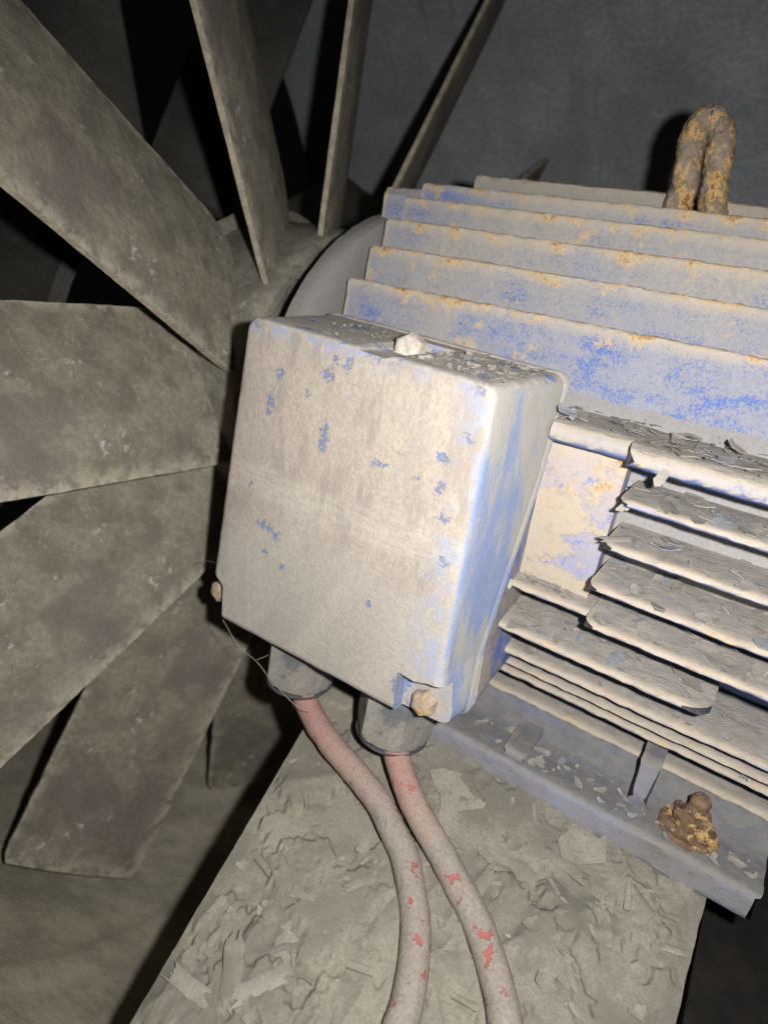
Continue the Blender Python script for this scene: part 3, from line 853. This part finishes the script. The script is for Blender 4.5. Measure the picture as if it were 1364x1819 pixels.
# base (stays on the motor), its mouth meets the cover's lip
def base_me():
    N = len(outline); secs = []
    for t in (0, .06, .2, .4, .6, .8, 1):
        row = []
        for p in outline:
            ys = seam_y(p.y) + .0030
            y = ys * (1 - t) + (-.118) * t
            sh = .0008 + .003 * t
            x = p.x + (.0062 - sh if p.x > .055 else (-.0062 + sh if p.x < -.08 else 0))
            z = p.y + (.003 - sh if p.y > .06 else (.002 + .010 * t if p.y < -.112 else 0))
            row.append((x, y, z))
        secs.append(row)
    V = np.array(secs); V[..., 0] += vnoise(V, 70, 8, 2) * .0005
    K2 = len(secs); F = []
    for i in range(K2 - 1):
        for j in range(N):
            k = (j + 1) % N; F.append((i * N + j, i * N + k, (i + 1) * N + k, (i + 1) * N + j))
    F.append(tuple(range(N))); F.append(tuple(range((K2 - 1) * N, K2 * N)))
    m_ = mesh('terminal_box', V.reshape(-1, 3), F, True, 50)
    return m_
tbox = link('terminal_box', base_me(), MAT['box_base'], motor)
tbox.location = -MO
cov = link('cover', me, MAT['cover'], tbox)
def cbolt(loc, r, h, seed, lab):
    o = link('cover_bolt', bolt_me('cover_bolt', r, h, .0006, seed, 'y'), MAT['rust_pale'], tbox)
    o.location = loc; o.rotation_euler = (0, seed * .7, 0)
    if lab: o['label'] = lab
    return o
cbolt((.0660, -.2080, -.1120), .0078, .0075, 3, 'rusty bolt in the lower right recess of the cover')
cbolt((-.0985, -.2, -.1120), .0082, .012, 6, 'rusty bolt at the lower left corner of the cover')
b_ = cbolt((-.0015, -.178, .0735), .0085, .010, 9, 'dust-crusted bolt in the notch on top of the cover')
b_.data.materials[0] = MAT['crust']
# plaster of dust round the right bolt

# glands
GL = []
for (gx, gy) in ((-.0425, -.181), (.0365, -.181)):
    g_ = link('cable_gland', lathe('cable_gland', resample([(.0002, .012), (.020, .012), (.0245, .010), (.0262, .007), (.0262, -.0175), (.0240, -.0225), (.0205, -.0245), (.0002, -.0245)], .004),
              'z', (0, 0, 0), 72, None, None, 28, jit=.0002, seed=12, hexr=None), MAT['gland'], tbox)
    # hexagonal flats
    V = np.zeros(len(g_.data.vertices) * 3); g_.data.vertices.foreach_get('co', V); V = V.reshape(-1, 3)
    a = np.arctan2(V[:, 1], V[:, 0]) + .35; rr = np.hypot(V[:, 0], V[:, 1])
    lim = .0224 / np.cos(((a + PI / 6) % (PI / 3)) - PI / 6)
    k = np.where(V[:, 2] > -.023, np.minimum(1, lim / np.maximum(rr, 1e-6)), np.minimum(1, .0242 / np.maximum(rr, 1e-6)))
    V[:, 0] *= k; V[:, 1] *= k; g_.data.vertices.foreach_set('co', V.reshape(-1)); g_.data.update()
    g_.data.set_sharp_from_angle(angle=math.radians(24))
    g_.location = (gx, gy, -.1415)
    rg = link('gland_ring', lathe('gland_ring', resample([(.009, -.026), (.0175, -.0285), (.0222, -.0275), (.0238, -.0255), (.0238, -.024)], .003), 'z', (0, 0, 0), 60, None, None, 40, jit=.0002, seed=2), MAT['gland_ring'], tbox)
    rg.location = (gx, gy, -.1415)
    nk = link('gland_neck', lathe('gland_neck', [(.0002, .017), (.019, .016), (.019, 0)], 'z', (0, 0, 0), 40, None, None, 40), MAT['gland_ring'], tbox)
    nk.location = (gx, gy, -.145)

# ================================================================== power cables
def wear(f): return max(.06, 1 - f / .5) ** 1.1
p1 = [(-.0440, -.1785, -.150), (-.040, -.1815, -.168), (-.024, -.1895, -.1785), [0.0017, -0.2008, -0.1830], [0.0266, -0.207, -0.187], [0.0522, -0.2138, -0.1917], [0.0712, -0.2236, -0.1961], [0.0866, -0.2334, -0.2001], [0.1085, -0.2581, -0.2068], [0.1213, -0.2834, -0.2131], [0.1249, -0.2963, -0.2163], [0.128, -0.316, -0.2213], [.122, -.36, -.232]]
p2 = [(.0350, -.178, -.146), (.0385, -.184, -.163), [0.0512, -0.1945, -0.1735], [0.0718, -0.2083, -0.1823], [0.0897, -0.2157, -0.1892], [0.106, -0.2228, -0.1944], [0.136, -0.2398, -0.2017], [0.1571, -0.2591, -0.207], [0.1652, -0.2691, -0.2095], [0.1751, -0.2844, -0.2133], [.186, -.33, -.224]]
tag(tube('power_cable', p1, .0082, 28, MAT['cable'], None, 12, wear, .0005, 3), 'dusty red power cable from the left gland, curving nearest the left of the plate', 'cable', 'power cables entering the terminal box')
tag(tube('power_cable', p2, .0082, 28, MAT['cable'], None, 12, wear, .0005, 9), 'dusty red power cable from the right gland under the rusty cover bolt', 'cable', 'power cables entering the terminal box')

# ================================================================== mounting plate with caked, curling paint
def plate_z(y): return -.1890 + (.25 * (y + .147) if y < -.147 else 0)
plate_root = empty('mounting_plate', (.1, -.2, -.2)); PO = Vector((.1, -.2, -.2))
tag(plate_root, 'dust covered steel plate strewn with peeling paint below the motor foot', 'plate')
def plate_left_x(y):
    # left edge, cut on the slant toward the viewer
    return -.028 + (-.186 - y) * (.046 / .178) if y < -.186 else -.028 + (y + .186) * -.35
HG = {}
def plate_sheet():
    nu, nv = 400, 460
    ys = np.linspace(-.46, .16, nv); XR = .2345
    # finer rows where seen
    ys = np.concatenate([np.linspace(-.43, -.13, 400), np.linspace(-.128, .16, 60)])
    V = np.zeros((nv, nu, 3))
    for i, y in enumerate(ys):
        xl = plate_left_x(y)
        V[i, :, 0] = np.linspace(xl, XR, nu); V[i, :, 1] = y; V[i, :, 2] = plate_z(y)
    X, Y = V[..., 0], V[..., 1]
    Q = V + np.stack([vnoise(V, 22, 61, 2), vnoise(V, 22, 62, 2), np.zeros(V.shape[:2])], -1) * .018
    Q = Q * np.array([1.0, .45, 1]) ; th_ = .7
    Q = np.stack([Q[..., 0] * math.cos(th_) - Q[..., 1] * math.sin(th_), Q[..., 0] * math.sin(th_) + Q[..., 1] * math.cos(th_), Q[..., 2]], -1)
    fold = np.maximum(0, 1 - np.abs(vnoise(Q, 24, 63, 2)) * 6.5) ** 1.6 * np.clip(vnoise(V, 11, 64, 2) * 4 + .2, 0, 1)
    H = vnoise(V, 14, 50, 3) * .0010 + vnoise(V, 150, 52, 4) * .0006
    rng = np.random.default_rng(23)
    for s in range(240):
        cx = rng.uniform(-.02, .24); cy = rng.uniform(-.42, -.12)
        Rr = rng.choice([.008, .013, .020, .032], p=[.08, .22, .38, .32]) * rng.uniform(.7, 1.3)
        # a clear, powdery patch lies near the front left and right corners
        if (cx < .05 and cy > -.27 and cx < .02 + (cy + .27) * .6) and rng.random() < .8: continue
        if (cx > .19 and -.30 < cy < -.20) and rng.random() < .6: continue
        dx, dy = X - cx, Y - cy
        win = (np.abs(dx) < Rr * 1.7) & (np.abs(dy) < Rr * 1.7)
        if not win.any(): continue
        ii, jj = np.where(win); a = np.arctan2(dy[win], dx[win]); r = np.hypot(dx[win], dy[win])
        ph = rng.uniform(0, 6.28, 5); el = rng.uniform(.5, 1); ea = rng.uniform(0, PI)
        rim = Rr * (.8 + .18 * np.sin(2 * a + ph[0]) + .12 * np.sin(3 * a + ph[1]) + .09 * np.sign(np.sin(5 * a + ph[2])) + .05 * np.sin(11 * a + ph[3]) + .04 * np.sin(23 * a + ph[4]))
        rim *= np.where(np.abs(np.cos(a - ea)) > 0, (el + (1 - el) * np.abs(np.cos(a - ea))), 1)
        t = np.clip(r / np.maximum(rim, 1e-5), 0, 3); inside = t < 1
        ca = rng.uniform(0, 2 * PI); q = (dx[win] * math.cos(ca) + dy[win] * math.sin(ca)) / Rr
        lift = rng.uniform(.0006, .0017) + np.maximum(0, q) ** 2 * Rr * rng.uniform(.05, .34) + q * .0006
        h0 = H[ii, jj]
        base = np.median(h0[inside]) if inside.any() else 0
        cand = np.minimum(h0 * .4 + base * .6 + lift, .0062)
        H[ii, jj] = np.where(inside, np.maximum(h0 * .3 + cand * .7, cand), h0)
    H = H + fold * .0045
    for _ in range(2):
        H[1:-1] = (H[:-2] + 2 * H[1:-1] + H[2:]) / 4; H[:, 1:-1] = (H[:, :-2] + 2 * H[:, 1:-1] + H[:, 2:]) / 4
    # relief dies away toward the cut edges
    e_ = np.clip(np.minimum(np.arange(nu), nu - 1 - np.arange(nu)) / 14, 0, 1)
    H = H * (.15 + .85 * e_[None, :])
    # keep the sheet low where the foot stands on it
    foot = (Y > -.1475) & (X > .015) & (X < .26)
    H = np.where(foot, -.001, H)
    V[..., 2] += H
    V[:, 0, 0] += vnoise(V[:, 0], 160, 4, 3) * .0004; V[:, -1, 0] += vnoise(V[:, -1], 160, 5, 3) * .0006
    id_ = lambda i, j: i * nu + j
    F = [(id_(i, j), id_(i, j + 1), id_(i + 1, j + 1), id_(i + 1, j)) for i in range(nv - 1) for j in range(nu - 1)]
    # thickness skirt
    ring = [id_(0, j) for j in range(nu)] + [id_(i, nu - 1) for i in range(1, nv)] + [id_(nv - 1, j) for j in range(nu - 2, -1, -1)] + [id_(i, 0) for i in range(nv - 2, 0, -1)]
    Vf = V.reshape(-1, 3); low = Vf[ring].copy(); low[:, 2] = np.array([plate_z(y) for y in low[:, 1]]) - .006
    o = len(Vf); Vf = np.vstack([Vf, low]); L = len(ring)
    for k in range(L): F.append((ring[k], o + k, o + (k + 1) % L, ring[(k + 1) % L]))
    F.append(tuple(o + k for k in range(L))[::-1])
    Vf = Vf - np.array(PO)
    me = bpy.data.meshes.new('steel_plate'); me.from_pydata([tuple(v) for v in Vf], [], F)
    me.shade_smooth(); me.set_sharp_from_angle(angle=math.radians(55))
    link('steel_plate', me, MAT['plate'], plate_root)
    HG['y'] = ys; HG['H'] = H; HG['nu'] = nu
plate_sheet()
def plate_h(x, y):
    i = int(np.argmin(np.abs(HG['y'] - y))); xl = plate_left_x(y)
    j = int(np.clip((x - xl) / (.2345 - xl) * (HG['nu'] - 1), 0, HG['nu'] - 1))
    return plate_z(y) + HG['H'][i, j]
rng = random.Random(5)
sp = []
while len(sp) < 520:
    x = rng.uniform(-.02, .226); y = rng.uniform(-.40, -.148)
    if x < plate_left_x(y) + .006: continue
    if x < .05 and y > -.27 and rng.random() < .85: continue
    big = rng.random()
    sz = rng.uniform(.009, .021) if big < .16 else (rng.uniform(.004, .009) if big < .30 else rng.uniform(.0012, .004))
    kind = rng.choice(['bent', 'wide', 'wide', 'roll', 'curled', 'flat']) if sz > .004 else rng.choice(['flat', 'bent'])
    sz = min(sz, max(.0012, (x - plate_left_x(y)) * .7), max(.0012, (.2345 - x) * .8))
    if kind == 'roll': sz = min(sz, rng.uniform(.005, .010))
    z = plate_h(x, y) + .0003 + (sz * .02)
    sp.append((Vector((x, y, z)) - PO, (0, -.24, 1), sz, kind))
scatter(plate_root, 'paint_flake', sp, 200, [MAT['plate_flake'], MAT['plate_flake'], MAT['flake_p']], 3)

# flakes lying on the ledge and the side fins, and on the box top
sp = []
def on_fin(x0, x1, yt, yr, z, n, smin=.0015, smax=.008, pb=.25):
    for _ in range(int(n * .62)):
        x = rng.uniform(x0, x1); y = yt + .003 + (yr - yt) * rng.random() ** 1.4
        sz = rng.uniform(smin, smax * 1.35) * (1 if rng.random() < pb else .5)
        sz = min(sz, .45 * abs(yr - yt))
        k = (y - yt) / (yr - yt)
        sp.append((Vector((x, y, z + .004 * k * .8 + .0005)) - MO, (0, -.06, 1), sz, rng.choice(['flat', 'flat', 'bent', 'wide'])))
on_fin(.078, .123, -.150, -.108, .0525, 60, .002, .008, .4)
on_fin(.126, .26, -.162, -.108, .0525, 150, .002, .010, .4)
for z in (.0235, -.0015, -.0262, -.0475): on_fin(.128, .26, -.164, -.125, z, 80, .002, .009, .35)
on_fin(.08, .13, -.15, -.125, -.048, 40)
on_fin(.078, .195, -.158, -.125, -.073, 90, .002, .009, .35)
on_fin(.075, .26, -.137, -.112, -.0985, 90, .0015, .006)
on_fin(.07, .26, -.119, -.095, -.123, 90, .0015, .006)
for _ in range(60):
    x = rng.uniform(.07, .255); y = rng.uniform(-.143, -.116)
    sp.append((Vector((x, y, -.1668)) - MO, (0, -.05, 1), rng.uniform(.0015, .006), rng.choice(['flat', 'bent'])))
for p_, n_, z_ in (((.1425, -.1675, .0400), (.35, -1, .25), .0062), ((.084, -.152, .0575), (.1, -.5, 1), .0075), ((.087, -.149, .0565), (-.3, -.8, .6), .0055), ((.1295, -.165, .0195), (.2, -1, .5), .0055), ((.168, -.135, .0590), (.5, -.3, 1), .0075), ((.080, -.158, -.047), (.4, -1, .4), .0050), ((.20, -.150, .0585), (-.5, -.4, 1), .0080)):
    sp.append((Vector(p_) - MO, n_, z_ * 1.0, 'bent'))
scatter(motor, 'paint_flake', sp, 240, [MAT['flake'], MAT['flake_b'], MAT['flake'], MAT['flake_b'], MAT['flake_c']], 4)
sp = []
for _ in range(330):
    x = rng.uniform(-.06, .066); y = rng.uniform(-.212, -.140)
    if -.020 < x < .014: continue
    if rng.random() < (.5 if x < 0 else .1): continue
    sz = rng.uniform(.0012, .0046) if x > 0 else rng.uniform(.0008, .0024)
    zt = .0745 + (x + .0895) * (-.0045 / .158) + .004 * (y + .2155) / .08 + .0006
    sp.append((Vector((x, y, zt)), (rng.uniform(-.3, .3), rng.uniform(-.55, .1), 1), sz, rng.choice(['flat', 'bent', 'bent'])))
scatter(tbox, 'paint_flake', sp, 40, [MAT['flake_t'], MAT['flake_b'], MAT['flake_t']], 6)

# ================================================================== added near-black sheets that keep the corner right of the plate dark
filler = empty('dark_filler', (.36, -.05, -.28))
tag(filler, 'added near-black sheets that darken the corner below the right end of the motor foot', 'dark filler')
link('filler_sheet', box_me('filler_sheet', (0, 0, 0), (.22, .42, .006), .001), MAT['black'], filler)
link('filler_side', box_me('filler_side', (-.1, 0, -.045), (.006, .42, .085), .001), MAT['black'], filler)

# ================================================================== cobweb threads
cw = empty('cobweb', (-.09, -.22, -.12)); CO = Vector((-.09, -.22, -.12))
tag(cw, 'thin dusty cobweb threads hanging off the lower left corner of the box cover', 'cobweb')
def thread(pts, r=.00016):
    me = tube('thread', [Vector(p) - CO for p in pts], r, 5, None, None, 6, jit=0)
    link('thread', me, MAT['web'], cw)
thread([(-.086, -.217, -.1255), (-.081, -.204, -.149), (-.0625, -.204, -.1535), (-.045, -.207, -.159), (-.022, -.208, -.1655), (-.013, -.206, -.166)], .00024)
thread([(-.101, -.212, -.091), (-.118, -.202, -.0985), (-.141, -.19, -.112)], .0002)
thread([(-.0645, -.2035, -.1525), (-.062, -.20, -.151), (-.060, -.19, -.150)], .00016)
